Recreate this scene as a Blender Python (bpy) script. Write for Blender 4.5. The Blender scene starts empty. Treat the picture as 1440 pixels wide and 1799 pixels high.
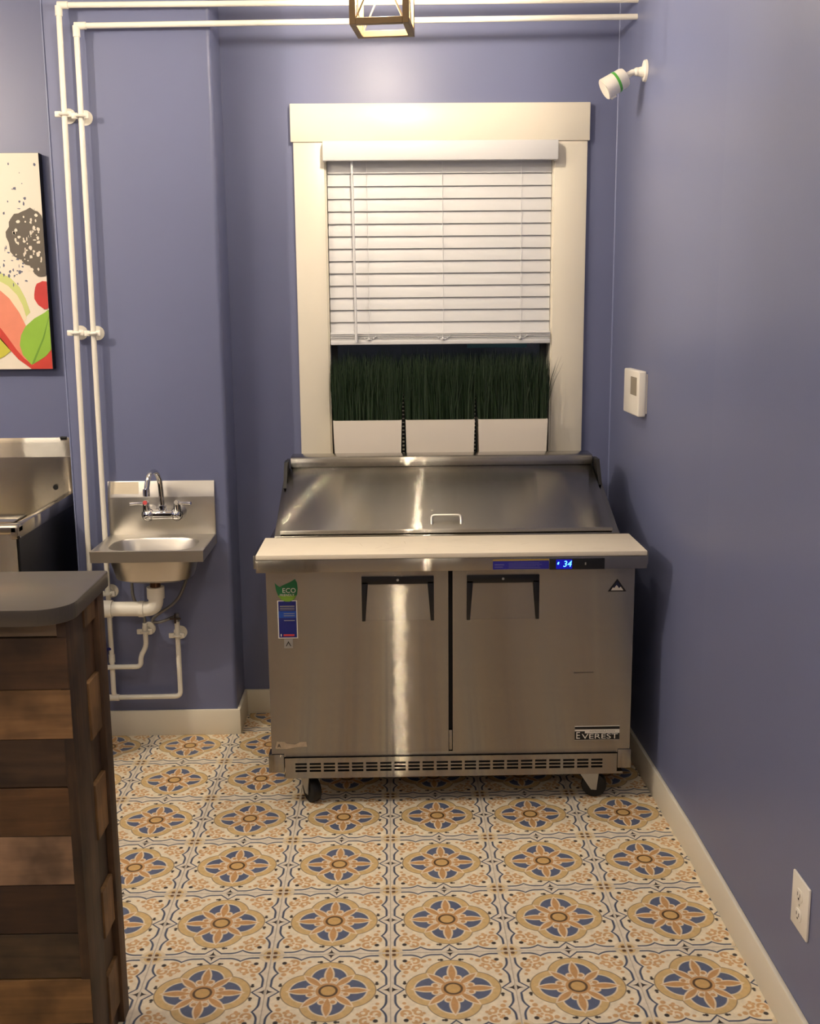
import bpy, bmesh, math, random
from mathutils import Vector, Matrix

# ------------------------------------------------------------------ camera, world, light
scene = bpy.context.scene
COL = scene.collection
random.seed(7)
PI = math.pi
T = 0.305                                            # floor tile, metres

cam_d = bpy.data.cameras.new('camera')
cam_d.sensor_fit = 'HORIZONTAL'
cam_d.sensor_width = 36.0
cam_d.lens = 1898.56 / 1440.0 * 36.0
cam_d.clip_start = 0.05
cam = bpy.data.objects.new('camera', cam_d)
COL.objects.link(cam)
_p, _r, _y = math.radians(10.7077), math.radians(-0.5031), math.radians(0.9728)
_f = Vector((math.sin(_y) * math.cos(_p), math.cos(_y) * math.cos(_p), -math.sin(_p)))
_rt = Vector((math.cos(_y), -math.sin(_y), 0))
_up = _rt.cross(_f)
_r2 = math.cos(_r) * _rt + math.sin(_r) * _up
_u2 = -math.sin(_r) * _rt + math.cos(_r) * _up
M = Matrix((_r2, _u2, -_f)).transposed().to_4x4()
M.translation = Vector((-0.13563, -2.37133, 1.63221))
cam.matrix_world = M
scene.camera = cam

world = bpy.data.worlds.new('night')
scene.world = world
world.use_nodes = True
bg = world.node_tree.nodes['Background']
bg.inputs[0].default_value = (0.002, 0.003, 0.003, 1)
bg.inputs[1].default_value = 1.0

scene.view_settings.view_transform = 'Standard'
scene.view_settings.look = 'None'
scene.view_settings.gamma = 1.0
scene.view_settings.use_curve_mapping = False
scene.view_settings.exposure = 0.30

def area(name, loc, size, power, col, size_y=None, rot=(0, 0, 0)):
    d = bpy.data.lights.new(name, 'AREA')
    d.energy = power
    d.color = col
    d.size = size
    if size_y:
        d.shape = 'RECTANGLE'
        d.size_y = size_y
    o = bpy.data.objects.new(name, d)
    o.location = loc
    o.rotation_euler = rot
    COL.objects.link(o)
    return o

WARM = (1.0, 0.92, 0.82)
area('ceiling_fill', (0.0, -0.7, 2.90), 0.5, 5, WARM)  # unseen area lights added overhead as weak fill
area('ceiling_fill', (-1.6, -0.2, 2.90), 0.5, 9, WARM)
BULB_STRENGTH = 800.0                                 # pendant bulbs, built below

# ------------------------------------------------------------------ materials
def s2l(c):
    return tuple(((x / 255.0) / 12.92 if x / 255.0 <= 0.04045 else ((x / 255.0 + 0.055) / 1.055) ** 2.4) for x in c)

MATS = {}
def mat(name, rgb, rough=0.5, metal=0.0, spec=0.5, bump=0.0, bscale=200.0, noise=0.0, nscale=6.0,
        aniso=0.0, emit=None, estr=0.0, coat=0.0, trans=0.0, stretch=None, groove=0.0, peaked=False):
    if name in MATS:
        return MATS[name]
    m = bpy.data.materials.new(name)
    m.use_nodes = True
    nt = m.node_tree
    b = nt.nodes['Principled BSDF']
    c = s2l(rgb) + (1,)
    b.inputs['Base Color'].default_value = c
    b.inputs['Roughness'].default_value = rough
    b.inputs['Metallic'].default_value = metal
    b.inputs['Specular IOR Level'].default_value = spec
    if coat:
        b.inputs['Coat Weight'].default_value = coat
        b.inputs['Coat Roughness'].default_value = 0.15
    if trans:
        b.inputs['Transmission Weight'].default_value = trans
    if emit:
        b.inputs['Emission Color'].default_value = s2l(emit) + (1,)
        b.inputs['Emission Strength'].default_value = estr
    tc = nt.nodes.new('ShaderNodeTexCoord')
    src = tc.outputs['Object']
    if stretch:
        mp = nt.nodes.new('ShaderNodeMapping')
        mp.inputs['Scale'].default_value = stretch
        nt.links.new(src, mp.inputs['Vector'])
        src = mp.outputs['Vector']
    if noise:
        n = nt.nodes.new('ShaderNodeTexNoise')
        n.inputs['Scale'].default_value = nscale
        n.inputs['Detail'].default_value = 5
        nt.links.new(src, n.inputs['Vector'])
        mx = nt.nodes.new('ShaderNodeMix')
        mx.data_type = 'RGBA'
        mx.inputs[6].default_value = tuple(v * (1 - noise) for v in c[:3]) + (1,)
        mx.inputs[7].default_value = tuple(min(1, v * (1 + noise)) for v in c[:3]) + (1,)
        nt.links.new(n.outputs['Fac'], mx.inputs[0])
        nt.links.new(mx.outputs[2], b.inputs['Base Color'])
    if bump:
        n2 = nt.nodes.new('ShaderNodeTexNoise')
        n2.inputs['Scale'].default_value = bscale
        n2.inputs['Detail'].default_value = 2
        nt.links.new(src, n2.inputs['Vector'])
        bp = nt.nodes.new('ShaderNodeBump')
        bp.inputs['Strength'].default_value = bump
        bp.inputs['Distance'].default_value = 0.002
        nt.links.new(n2.outputs['Fac'], bp.inputs['Height'])
        nt.links.new(bp.outputs['Normal'], b.inputs['Normal'])
    if aniso:
        b.inputs['Anisotropic'].default_value = aniso
        tg = nt.nodes.new('ShaderNodeTangent')
        tg.direction_type = 'UV_MAP'
        nt.links.new(tg.outputs['Tangent'], b.inputs['Tangent'])
    if groove:                                       # fine horizontal brushing: every point tilts a little up or down
        ge = nt.nodes.new('ShaderNodeNewGeometry')
        wn = nt.nodes.new('ShaderNodeTexWhiteNoise')
        sc_ = nt.nodes.new('ShaderNodeVectorMath')
        sc_.operation = 'SCALE'
        sc_.inputs['Scale'].default_value = 731.0
        nt.links.new(ge.outputs['Position'], sc_.inputs[0])
        nt.links.new(sc_.outputs[0], wn.inputs['Vector'])
        sr = nt.nodes.new('ShaderNodeSeparateColor')
        nt.links.new(wn.outputs['Color'], sr.inputs[0])
        ad = nt.nodes.new('ShaderNodeMath')
        ad.operation = 'ADD'
        nt.links.new(sr.outputs[0], ad.inputs[0])
        nt.links.new(sr.outputs[1], ad.inputs[1])
        ma = nt.nodes.new('ShaderNodeMath')
        ma.operation = 'MULTIPLY_ADD'
        nt.links.new(ad.outputs[0], ma.inputs[0])
        ma.inputs[1].default_value = groove
        ma.inputs[2].default_value = -groove
        if peaked:                                   # mostly flat, with a few steep scratches
            ad.operation = 'MULTIPLY'
            for k_ in (0, 1):
                mm = nt.nodes.new('ShaderNodeMath')
                mm.operation = 'MULTIPLY_ADD'
                nt.links.new(sr.outputs[k_], mm.inputs[0])
                mm.inputs[1].default_value = 2.0
                mm.inputs[2].default_value = -1.0
                nt.links.new(mm.outputs[0], ad.inputs[k_])
            ma.inputs[2].default_value = 0.0
        cx = nt.nodes.new('ShaderNodeCombineXYZ')
        nt.links.new(ma.outputs[0], cx.inputs[2])
        va = nt.nodes.new('ShaderNodeVectorMath')
        va.operation = 'ADD'
        nt.links.new(ge.outputs['Normal'], va.inputs[0])
        nt.links.new(cx.outputs[0], va.inputs[1])
        vn = nt.nodes.new('ShaderNodeVectorMath')
        vn.operation = 'NORMALIZE'
        nt.links.new(va.outputs[0], vn.inputs[0])
        nt.links.new(vn.outputs[0], b.inputs['Normal'])
    MATS[name] = m
    return m

PAINT = mat('blue_wall_paint', (107, 114, 148), rough=0.40, spec=0.5, bump=0.06, bscale=140, noise=0.04, nscale=3)
CAULK_HL = mat('caulk_highlight_bead', (128, 136, 172), rough=0.3, spec=0.6)  # bead paler than the walls: edge highlight put into its colour
CEIL = mat('ceiling_white', (225, 220, 210), rough=0.9)
TRIM = mat('trim_white', (228, 222, 206), rough=0.38, noise=0.02, nscale=4)
WHITE = mat('white_plastic', (238, 234, 224), rough=0.35)
PVC = mat('pvc_white', (240, 236, 224), rough=0.3)
POT = mat('planter_white', (232, 224, 212), rough=0.5, noise=0.02)
BLIND = mat('blind_white', (214, 215, 217), rough=0.45)
STEEL = mat('brushed_steel', (158, 153, 143), rough=0.06, metal=1.0, groove=0.62, noise=0.05, nscale=2.0, stretch=(1, 1, 40))
LIDST = mat('lid_steel', (162, 158, 150), rough=0.09, metal=1.0, groove=1.3, peaked=True, noise=0.03, nscale=2.0, stretch=(1, 30, 30))
SINKST = mat('sink_steel', (214, 210, 202), rough=0.36, metal=1.0, noise=0.03)
BINST = mat('bin_steel', (190, 182, 168), rough=0.07, metal=1.0, groove=0.45)
CHROME = mat('chrome', (220, 220, 222), rough=0.06, metal=1.0)
GALV = mat('galvanised_metal', (180, 180, 176), rough=0.35, metal=0.9)
BLACK = mat('black_plastic', (14, 14, 15), rough=0.4)
RUBBER = mat('black_rubber', (10, 10, 11), rough=0.55)
DARK = mat('dark_void', (8, 8, 9), rough=0.7)
BOARD = mat('cutting_board_white', (232, 222, 202), rough=0.45, noise=0.04, nscale=9, stretch=(1, 3, 1))
LAM = mat('counter_laminate', (80, 74, 66), rough=0.32, noise=0.05, nscale=30)
GLASS = mat('window_glass', (255, 255, 255), rough=0.0, trans=1.0, spec=0.5)
LANT = mat('lantern_wood', (112, 90, 58), rough=0.6, noise=0.15, nscale=20)
LMET = mat('lantern_metal', (150, 140, 120), rough=0.4, metal=0.8)
BULB = mat('bulb_glow', (255, 230, 190), emit=(255, 236, 210), estr=BULB_STRENGTH)
BULB2 = mat('bulb_glow_dim', (255, 230, 190), emit=(255, 236, 210), estr=BULB_STRENGTH * 0.8)
BULB3 = mat('bulb_glow_bright', (255, 230, 190), emit=(255, 236, 210), estr=BULB_STRENGTH * 3.0)
BULB4 = mat('bulb_glow_clear', (255, 230, 190), emit=(255, 236, 210), estr=BULB_STRENGTH * 0.75)
HOSE = mat('braided_hose', (128, 126, 124), rough=0.4, metal=0.5, bump=0.4, bscale=900)
GRASSM = mat('grass_blade', (22, 44, 17), rough=0.5, noise=0.45, nscale=60)
GROUT = mat('floor_grout', (206, 196, 180), rough=0.85)
STK = {k: mat('print_' + k, c, rough=0.4) for k, c in dict(
    green=(26, 110, 62), lime=(120, 160, 50), navy=(22, 32, 110), blue=(24, 72, 160), white=(225, 220, 208),
    violet=(36, 34, 140), black=(10, 10, 10), grey=(150, 146, 140), yellow=(170, 140, 60), sky=(20, 30, 66),
    red=(196, 60, 60)).items()}
DIGIT = mat('display_digits', (80, 150, 255), emit=(60, 130, 255), estr=6.0)
GLOW = mat('display_backlight', (4, 6, 40), rough=0.3, emit=(8, 12, 190), estr=0.55)

def wood(name, rgb, amp=0.35, axis='x'):
    m = bpy.data.materials.new(name)
    m.use_nodes = True
    nt = m.node_tree
    b = nt.nodes['Principled BSDF']
    b.inputs['Roughness'].default_value = 0.6
    tc = nt.nodes.new('ShaderNodeTexCoord')
    mp = nt.nodes.new('ShaderNodeMapping')
    mp.inputs['Scale'].default_value = (2.2, 30, 26) if axis == 'x' else (30, 30, 2.2)
    oi = nt.nodes.new('ShaderNodeObjectInfo')
    vm = nt.nodes.new('ShaderNodeVectorMath')
    vm.operation = 'ADD'
    nt.links.new(tc.outputs['Object'], vm.inputs[0])
    nt.links.new(oi.outputs['Random'], vm.inputs[1])
    nt.links.new(vm.outputs[0], mp.inputs['Vector'])
    n = nt.nodes.new('ShaderNodeTexNoise')
    n.inputs['Scale'].default_value = 1.6
    n.inputs['Detail'].default_value = 7
    n.inputs['Distortion'].default_value = 0.8
    nt.links.new(mp.outputs['Vector'], n.inputs['Vector'])
    n2 = nt.nodes.new('ShaderNodeTexNoise')
    n2.inputs['Scale'].default_value = 9.0
    n2.inputs['Detail'].default_value = 3
    nt.links.new(vm.outputs[0], n2.inputs['Vector'])
    c = tuple(0.62 * v for v in s2l(rgb))
    cr = nt.nodes.new('ShaderNodeValToRGB')
    cr.color_ramp.elements[0].position = 0.28
    cr.color_ramp.elements[0].color = tuple(v * (1 - amp) for v in c) + (1,)
    cr.color_ramp.elements[1].position = 0.72
    cr.color_ramp.elements[1].color = tuple(v * (1 + amp) for v in c) + (1,)
    nt.links.new(n.outputs['Fac'], cr.inputs['Fac'])
    mx = nt.nodes.new('ShaderNodeMix')
    mx.data_type = 'RGBA'
    mx.blend_type = 'MULTIPLY'
    mx.inputs[0].default_value = 0.75
    nt.links.new(cr.outputs['Color'], mx.inputs[6])
    mr = nt.nodes.new('ShaderNodeMapRange')
    mr.inputs[1].default_value = 0.3
    mr.inputs[2].default_value = 0.6
    mr.inputs[3].default_value = 0.25
    mr.inputs[4].default_value = 1.2
    nt.links.new(n2.outputs['Fac'], mr.inputs[0])
    nt.links.new(mr.outputs[0], mx.inputs[7])
    nt.links.new(mx.outputs[2], b.inputs['Base Color'])
    bp = nt.nodes.new('ShaderNodeBump')
    bp.inputs['Strength'].default_value = 0.25
    bp.inputs['Distance'].default_value = 0.003
    nt.links.new(n.outputs['Fac'], bp.inputs['Height'])
    nt.links.new(bp.outputs['Normal'], b.inputs['Normal'])
    return m

# ---- patterned tile: flat print, in the tile's own coordinates
def tile_material():
    m = bpy.data.materials.new('patterned_cement_tile')
    m.use_nodes = True
    nt = m.node_tree
    b = nt.nodes['Principled BSDF']
    b.inputs['Roughness'].default_value = 0.42
    b.inputs['Specular IOR Level'].default_value = 0.35

    class E:
        def __init__(s, v): s.v = v
        def __add__(s, o): return op('ADD', s, o)
        __radd__ = __add__
        def __sub__(s, o): return op('SUBTRACT', s, o)
        def __rsub__(s, o): return op('SUBTRACT', o, s)
        def __mul__(s, o): return op('MULTIPLY', s, o)
        __rmul__ = __mul__
    def op(kind, *a):
        n = nt.nodes.new('ShaderNodeMath')
        n.operation = kind
        for i, x in enumerate(a):
            if isinstance(x, E):
                nt.links.new(x.v, n.inputs[i])
            else:
                n.inputs[i].default_value = x
        return E(n.outputs[0])
    mn = lambda *a: a[0] if len(a) == 1 else op('MINIMUM', a[0], mn(*a[1:]))
    mxm = lambda a, c: op('MAXIMUM', a, c)
    ab = lambda a: op('ABSOLUTE', a)
    sq = lambda a: op('SQRT', a)
    def circ(x, y, cx, cy, r):
        dx, dy = x - cx, y - cy
        return sq(dx * dx + dy * dy) - r
    def mask(d, aa=0.009):
        n = nt.nodes.new('ShaderNodeMath')
        n.operation = 'MULTIPLY_ADD'
        n.use_clamp = True
        nt.links.new(d.v, n.inputs[0])
        n.inputs[1].default_value = -1.0 / aa
        n.inputs[2].default_value = 0.5
        return n.outputs[0]
    tc = nt.nodes.new('ShaderNodeTexCoord')
    sp = nt.nodes.new('ShaderNodeSeparateXYZ')
    nt.links.new(tc.outputs['Object'], sp.inputs[0])
    au = ab(E(sp.outputs[0]) * (1 / T))
    av = ab(E(sp.outputs[1]) * (1 / T))
    p, q = mxm(au, av), mn(au, av)
    r = sq(p * p + q * q)
    a, bb = 0.5 - p, 0.5 - q
    col = [None]
    rgb = nt.nodes.new('ShaderNodeRGB')
    rgb.outputs[0].default_value = s2l((239, 227, 202)) + (1,)
    col[0] = rgb.outputs[0]
    def paint(d, c, aa=0.009):
        n = nt.nodes.new('ShaderNodeMix')
        n.data_type = 'RGBA'
        nt.links.new(mask(d, aa), n.inputs[0])
        nt.links.new(col[0], n.inputs[6])
        n.inputs[7].default_value = s2l(c) + (1,)
        col[0] = n.outputs[2]
    CREAM, GOLD, TERRA, BLUE, INK, NAVY = (230, 218, 196), (214, 184, 130), (202, 156, 104), (94, 104, 132), (58, 52, 50), (66, 78, 102)
    # scroll ornaments in the corners between medallion and border
    ring = lambda d, w: ab(d) - w
    sc = mn(mxm(ring(circ(a, bb, 0.118, 0.200, 0.034), 0.012), 0.185 - bb), mxm(circ(a, bb, 0.098, 0.185, 0.024), circ(a, bb, 0.112, 0.172, 0.013) * -1.0),
            mxm(circ(a, bb, 0.210, 0.210, 0.034), circ(a, bb, 0.214, 0.214, 0.017) * -1.0), circ(a, bb, 0.178, 0.236, 0.016), circ(a, bb, 0.125, 0.275, 0.022), circ(a, bb, 0.105, 0.325, 0.016),
            circ(a, bb, 0.135, 0.15, 0.016), circ(a, bb, 0.20, 0.255, 0.016), circ(a, bb, 0.165, 0.165, 0.013))
    paint(sc, (212, 170, 120))
    # border waves along the edges, edge star, corner rosette
    d1 = 0.108 - q * 1.05
    t1 = mxm(1.0 - ab(q - 0.245) * (1 / 0.10), 0.0)
    d2 = 0.036 + t1 * t1 * 0.042
    d = mxm(d1, d2)
    paint(a - d, (228, 218, 200))
    paint(ab(a - d) - 0.0095, NAVY)
    paint(sq(a) + sq(q) - 0.285, INK, 0.02)
    paint(mn(circ(a, bb, 0.118, 0.118, 0.020), circ(a, q, 0.112, 0.078, 0.016), circ(a, q, 0.112, 0.098, 0.011)), INK)
    rc = sq(a * a + bb * bb)
    paint(rc - 0.105, (226, 210, 180))
    paint(rc - 0.074, GOLD)
    paint(circ(a, bb, 0.028, 0.028, 0.018), (104, 74, 50))
    paint(a - 0.010, (222, 212, 196))
    # medallion
    quat = circ(p, q, 0.163, 0.0, 0.215)
    paint(quat - 0.007, (120, 104, 84))
    paint(quat, GOLD)
    qi = quat + 0.060
    paint(qi, CREAM)
    paint(qi + 0.012, BLUE)
    ax_ = (p - 0.205) * (1 / 0.112)
    petal = q - 0.029 * (1.0 - ax_ * ax_)
    p2, q2 = (p + q) * 0.70711, (p - q) * 0.70711
    di_ = (p2 - 0.175) * (1 / 0.098)
    diag = q2 - 0.026 * (1.0 - di_ * di_)
    star = mn(petal, diag, circ(p, q, 0.142, 0.044, 0.021), r - 0.100)
    paint(star - 0.014, (234, 218, 192))
    paint(star, TERRA)
    paint(mn(circ(p, q, 0.128, 0.022, 0.007), circ(p, q, 0.108, 0.046, 0.013)), (234, 218, 192))
    paint(r - 0.078, (92, 72, 54))
    paint(r - 0.058, (206, 170, 112))
    # slight print variation
    n = nt.nodes.new('ShaderNodeTexNoise')
    n.inputs['Scale'].default_value = 60
    n.inputs['Detail'].default_value = 4
    nt.links.new(tc.outputs['Object'], n.inputs['Vector'])
    mr = nt.nodes.new('ShaderNodeMapRange')
    mr.inputs[1].default_value = 0.3
    mr.inputs[2].default_value = 0.7
    mr.inputs[3].default_value = 0.88
    mr.inputs[4].default_value = 1.06
    nt.links.new(n.outputs['Fac'], mr.inputs[0])
    mu = nt.nodes.new('ShaderNodeMix')
    mu.data_type = 'RGBA'
    mu.blend_type = 'MULTIPLY'
    mu.inputs[0].default_value = 1.0
    nt.links.new(col[0], mu.inputs[6])
    nt.links.new(mr.outputs[0], mu.inputs[7])
    nt.links.new(mu.outputs[2], b.inputs['Base Color'])
    return m
TILE = tile_material()

# ------------------------------------------------------------------ mesh helpers
WL = {}                                              # world location of every object (no rotations are used)

class MB:
    def __init__(s): s.bm = bmesh.new()
    def _merge(s, tmp):
        me = bpy.data.meshes.new('tmp')
        tmp.to_mesh(me); tmp.free()
        s.bm.from_mesh(me)
        bpy.data.meshes.remove(me)
    def box(s, x0, x1, y0, y1, z0, z1, bev=0.0, seg=2, mtx=None):
        t = bmesh.new()
        bmesh.ops.create_cube(t, size=1.0)
        for v in t.verts:
            v.co = Vector(((x0 + x1) / 2 + v.co.x * (x1 - x0), (y0 + y1) / 2 + v.co.y * (y1 - y0), (z0 + z1) / 2 + v.co.z * (z1 - z0)))
        if bev:
            bmesh.ops.bevel(t, geom=t.edges[:], offset=bev, segments=seg, affect='EDGES', profile=0.5)
        if mtx:
            bmesh.ops.transform(t, matrix=mtx, verts=t.verts)
        s._merge(t)
        return s
    def prism(s, pts, axis, a, b, bev=0.0, seg=2):
        """polygon pts in the two other axes, extruded along axis from a to b"""
        t = bmesh.new()
        def P(u, v, w):
            return {'x': (w, u, v), 'y': (u, w, v), 'z': (u, v, w)}[axis]
        va = [t.verts.new(P(u, v, a)) for u, v in pts]
        vb = [t.verts.new(P(u, v, b)) for u, v in pts]
        n = len(pts)
        t.faces.new(va); t.faces.new(vb[::-1])
        for i in range(n):
            t.faces.new((va[i], vb[i], vb[(i + 1) % n], va[(i + 1) % n]))
        bmesh.ops.recalc_face_normals(t, faces=t.faces)
        if bev:
            bmesh.ops.bevel(t, geom=t.edges[:], offset=bev, segments=seg, affect='EDGES', profile=0.5)
        s._merge(t)
        return s
    def tube(s, path, r, n=12, cap=True):
        path = [Vector(q) for q in path]
        rs = r if isinstance(r, (list, tuple)) else [r] * len(path)
        t = bmesh.new()
        rings = []
        prev = None
        for i, c in enumerate(path):
            d = (path[min(i + 1, len(path) - 1)] - path[max(i - 1, 0)]).normalized()
            if prev is None:
                up = Vector((0, 0, 1)) if abs(d.z) < 0.9 else Vector((1, 0, 0))
                e1 = d.cross(up).normalized()
            else:
                e1 = (prev - d * prev.dot(d)).normalized()
            prev = e1
            e2 = d.cross(e1)
            rings.append([t.verts.new(c + (e1 * math.cos(k * 2 * PI / n) + e2 * math.sin(k * 2 * PI / n)) * rs[i]) for k in range(n)])
        for i in range(len(rings) - 1):
            for k in range(n):
                t.faces.new((rings[i][k], rings[i][(k + 1) % n], rings[i + 1][(k + 1) % n], rings[i + 1][k]))
        if cap:
            t.faces.new(rings[0][::-1]); t.faces.new(rings[-1])
        bmesh.ops.recalc_face_normals(t, faces=t.faces)
        s._merge(t)
        return s
    def cyl(s, p0, p1, r0, r1=None, n=24):
        return s.tube([p0, p1], [r0, r0 if r1 is None else r1], n)
    def sphere(s, c, r, sx=1, sy=1, sz=1, n=16):
        t = bmesh.new()
        bmesh.ops.create_uvsphere(t, u_segments=n, v_segments=n // 2 + 2, radius=r)
        for v in t.verts:
            v.co = Vector((c[0] + v.co.x * sx, c[1] + v.co.y * sy, c[2] + v.co.z * sz))
        s._merge(t)
        return s
    def faces(s, verts, faces):
        t = bmesh.new()
        vs = [t.verts.new(v) for v in verts]
        for f in faces:
            t.faces.new([vs[i] for i in f])
        s._merge(t)
        return s
    def build(s, name, m, parent=None, uv=False, smooth=True):
        bm = s.bm
        lo = Vector((min(v.co.x for v in bm.verts), min(v.co.y for v in bm.verts), min(v.co.z for v in bm.verts)))
        hi = Vector((max(v.co.x for v in bm.verts), max(v.co.y for v in bm.verts), max(v.co.z for v in bm.verts)))
        c = (lo + hi) / 2
        for v in bm.verts:
            v.co -= c
        if uv:
            l = bm.loops.layers.uv.new('UVMap')
            bm.normal_update()
            for f in bm.faces:
                nx, ny, nz = (abs(k) for k in f.normal)
                for lp in f.loops:
                    v = lp.vert.co
                    lp[l].uv = (v.z, v.y) if nx > ny and nx > nz else ((v.z, v.x) if ny > nz else (v.y, v.x))
        me = bpy.data.meshes.new(name)
        bm.to_mesh(me); bm.free()
        me.materials.append(m)
        if smooth:
            me.shade_smooth()
            me.set_sharp_from_angle(angle=math.radians(38))
        return place(name, me, c, parent)

def place(name, me, c, parent=None):
    o = bpy.data.objects.new(name, me)
    COL.objects.link(o)
    c = Vector(c)
    WL[o] = c
    if parent is not None:
        o.parent = parent
        o.location = c - WL[parent]
    else:
        o.location = c
    return o

def thing(name, loc, label, cat, group=None):
    o = place(name, None, loc)
    o.empty_display_size = 0.05
    return tag(o, label, cat, group)

def tag(o, label, cat, group=None):
    o['label'] = label
    o['category'] = cat
    if group:
        o['group'] = group
    return o

def struct(o):
    o['kind'] = 'structure'
    return o

def setempty(name, loc):
    return struct(place(name, None, loc))

def text(name, body, size, x, y, z, m, parent, sx=1.0, shear=0.0):
    """flat lettering facing -y, centred at x, z"""
    cu = bpy.data.curves.new('lettering', 'FONT')
    cu.body = body
    cu.size = size
    cu.align_x = 'CENTER'
    cu.align_y = 'CENTER'
    cu.shear = shear
    cu.resolution_u = 3
    cu.extrude = 0.0002
    t = bpy.data.objects.new('lettering', cu)
    COL.objects.link(t)
    bpy.context.view_layer.update()
    me = bpy.data.meshes.new_from_object(t.evaluated_get(bpy.context.evaluated_depsgraph_get()))
    bpy.data.objects.remove(t)
    bpy.data.curves.remove(cu)
    for v in me.vertices:
        v.co = Vector((v.co.x * sx, -v.co.z, v.co.y))
    me.materials.clear()
    me.materials.append(m)
    return place(name, me, (x, y, z), parent)

def decal(name, pts, y, m, parent, th=0.0006):
    """thin flat print facing -y; pts are x, z"""
    return MB().prism(pts, 'y', y, y + th).build(name, m, parent, smooth=False)

def ell(cx, cz, rx, rz, n=24, jit=0.0, a0=0.0):
    return [(cx + rx * (1 + jit * random.uniform(-1, 1)) * math.cos(a0 + k * 2 * PI / n),
             cz + rz * (1 + jit * random.uniform(-1, 1)) * math.sin(a0 + k * 2 * PI / n)) for k in range(n)]

def rect(x0, x1, z0, z1):
    return [(x0, z0), (x1, z0), (x1, z1), (x0, z1)]

def arc(c, e1, e2, r, a0, a1, n=6):
    """points of an arc about c in the plane of unit vectors e1, e2"""
    c, e1, e2 = Vector(c), Vector(e1), Vector(e2)
    return [c + e1 * r * math.cos(a0 + (a1 - a0) * k / n) + e2 * r * math.sin(a0 + (a1 - a0) * k / n) for k in range(n + 1)]

def fillet(pts, r, n=5):
    """polyline with rounded corners"""
    pts = [Vector(q) for q in pts]
    out = [pts[0]]
    for i in range(1, len(pts) - 1):
        a, b, c = pts[i - 1], pts[i], pts[i + 1]
        d1, d2 = (a - b).normalized(), (c - b).normalized()
        rr = min(r, (a - b).length * 0.49, (c - b).length * 0.49)
        p0, p2 = b + d1 * rr, b + d2 * rr
        for k in range(n + 1):
            t = k / n
            out.append(p0 * (1 - t) ** 2 + b * 2 * t * (1 - t) + p2 * t * t)
    out.append(pts[-1])
    return out

# ------------------------------------------------------------------ room shell
X0, Y0, ZC = -3.6, -4.1, 2.95
YB = 1.86
WX = 0.754
def wx(y):                                           # right wall face: it leans in a little beyond y = 0.6
    return WX if y < 0.6 else WX - (y - 0.6) * 0.0214

floor = struct(MB().box(X0, 0.86, Y0, YB + 0.1, -0.08, -0.002).build('floor', GROUT))
tile_cache = {}
G = 0.0009
for i in range(-12, 3):
    for j in range(-14, 7):
        xl, xh = i * T - T / 2 + G, i * T + T / 2 - G
        yl, yh = j * T - T / 2 + G, j * T + T / 2 - G
        xl, xh = max(xl, X0), min(xh, 0.753)
        yl, yh = max(yl, Y0), min(yh, YB - 0.001)
        if xh - xl < 0.01 or yh - yl < 0.01:
            continue
        if j == 6 and i <= 2 and False:
            continue
        key = tuple(round(k, 4) for k in (xl - i * T, xh - i * T, yl - j * T, yh - j * T))
        if key not in tile_cache:
            b = bmesh.new()
            bmesh.ops.create_cube(b, size=1.0)
            for v in b.verts:
                v.co = Vector(((key[0] + key[1]) / 2 + v.co.x * (key[1] - key[0]), (key[2] + key[3]) / 2 + v.co.y * (key[3] - key[2]), -0.003 + v.co.z * 0.006))
            top = [e for e in b.edges if all(v.co.z > -0.001 for v in e.verts)]
            bmesh.ops.bevel(b, geom=top, offset=0.0007, segments=1, affect='EDGES')
            me = bpy.data.meshes.new('tile')
            b.to_mesh(me); b.free()
            me.materials.append(TILE)
            tile_cache[key] = me
        if abs(i * T) < 100:
            place('tile', tile_cache[key], (i * T, j * T, 0.0), floor)

# back wall with the window opening
OX0, OX1, OZ0, OZ1 = -0.372, 0.489, 0.985, 2.235
wb = MB()
wb.box(X0, OX0, YB, YB + 0.14, -0.01, ZC).box(OX1, 0.90, YB, YB + 0.14, -0.01, ZC)
wb.box(OX0, OX1, YB, YB + 0.14, -0.01, OZ0).box(OX0, OX1, YB, YB + 0.14, OZ1, ZC)
struct(wb.build('wall_back', PAINT, smooth=False))
wr = MB().prism([(WX, Y0), (WX, 0.6), (wx(YB), YB), (0.90, YB), (0.90, Y0)], 'z', -0.01, ZC)
struct(wr.build('wall_right', PAINT, smooth=False))
struct(MB().box(X0 - 0.1, X0, Y0, YB, -0.01, ZC).build('wall_left', PAINT, smooth=False))
struct(MB().box(X0, 0.9, Y0 - 0.1, Y0, -0.01, ZC).build('wall_front', PAINT, smooth=False))
struct(MB().box(X0, 0.9, Y0, YB + 0.14, ZC, ZC + 0.1).build('ceiling', CEIL, smooth=False))
# boxed-out chase at the left of the window, with rounded right arris
PX0, PX1, PY = -1.327, -0.748, 1.641
rr = 0.016
prof = [(PX0, YB)] + [(PX0 + 0.006, PY)] + [(PX1 - rr + rr * math.sin(k * PI / 12), PY + rr - rr * math.cos(k * PI / 12)) for k in range(7)] + [(PX1, YB)]
prof[1:2] = [(PX0, PY + 0.006), (PX0 + 0.006, PY)]
struct(MB().prism(prof, 'z', 0.0, ZC).build('wall_chase', PAINT))

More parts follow.
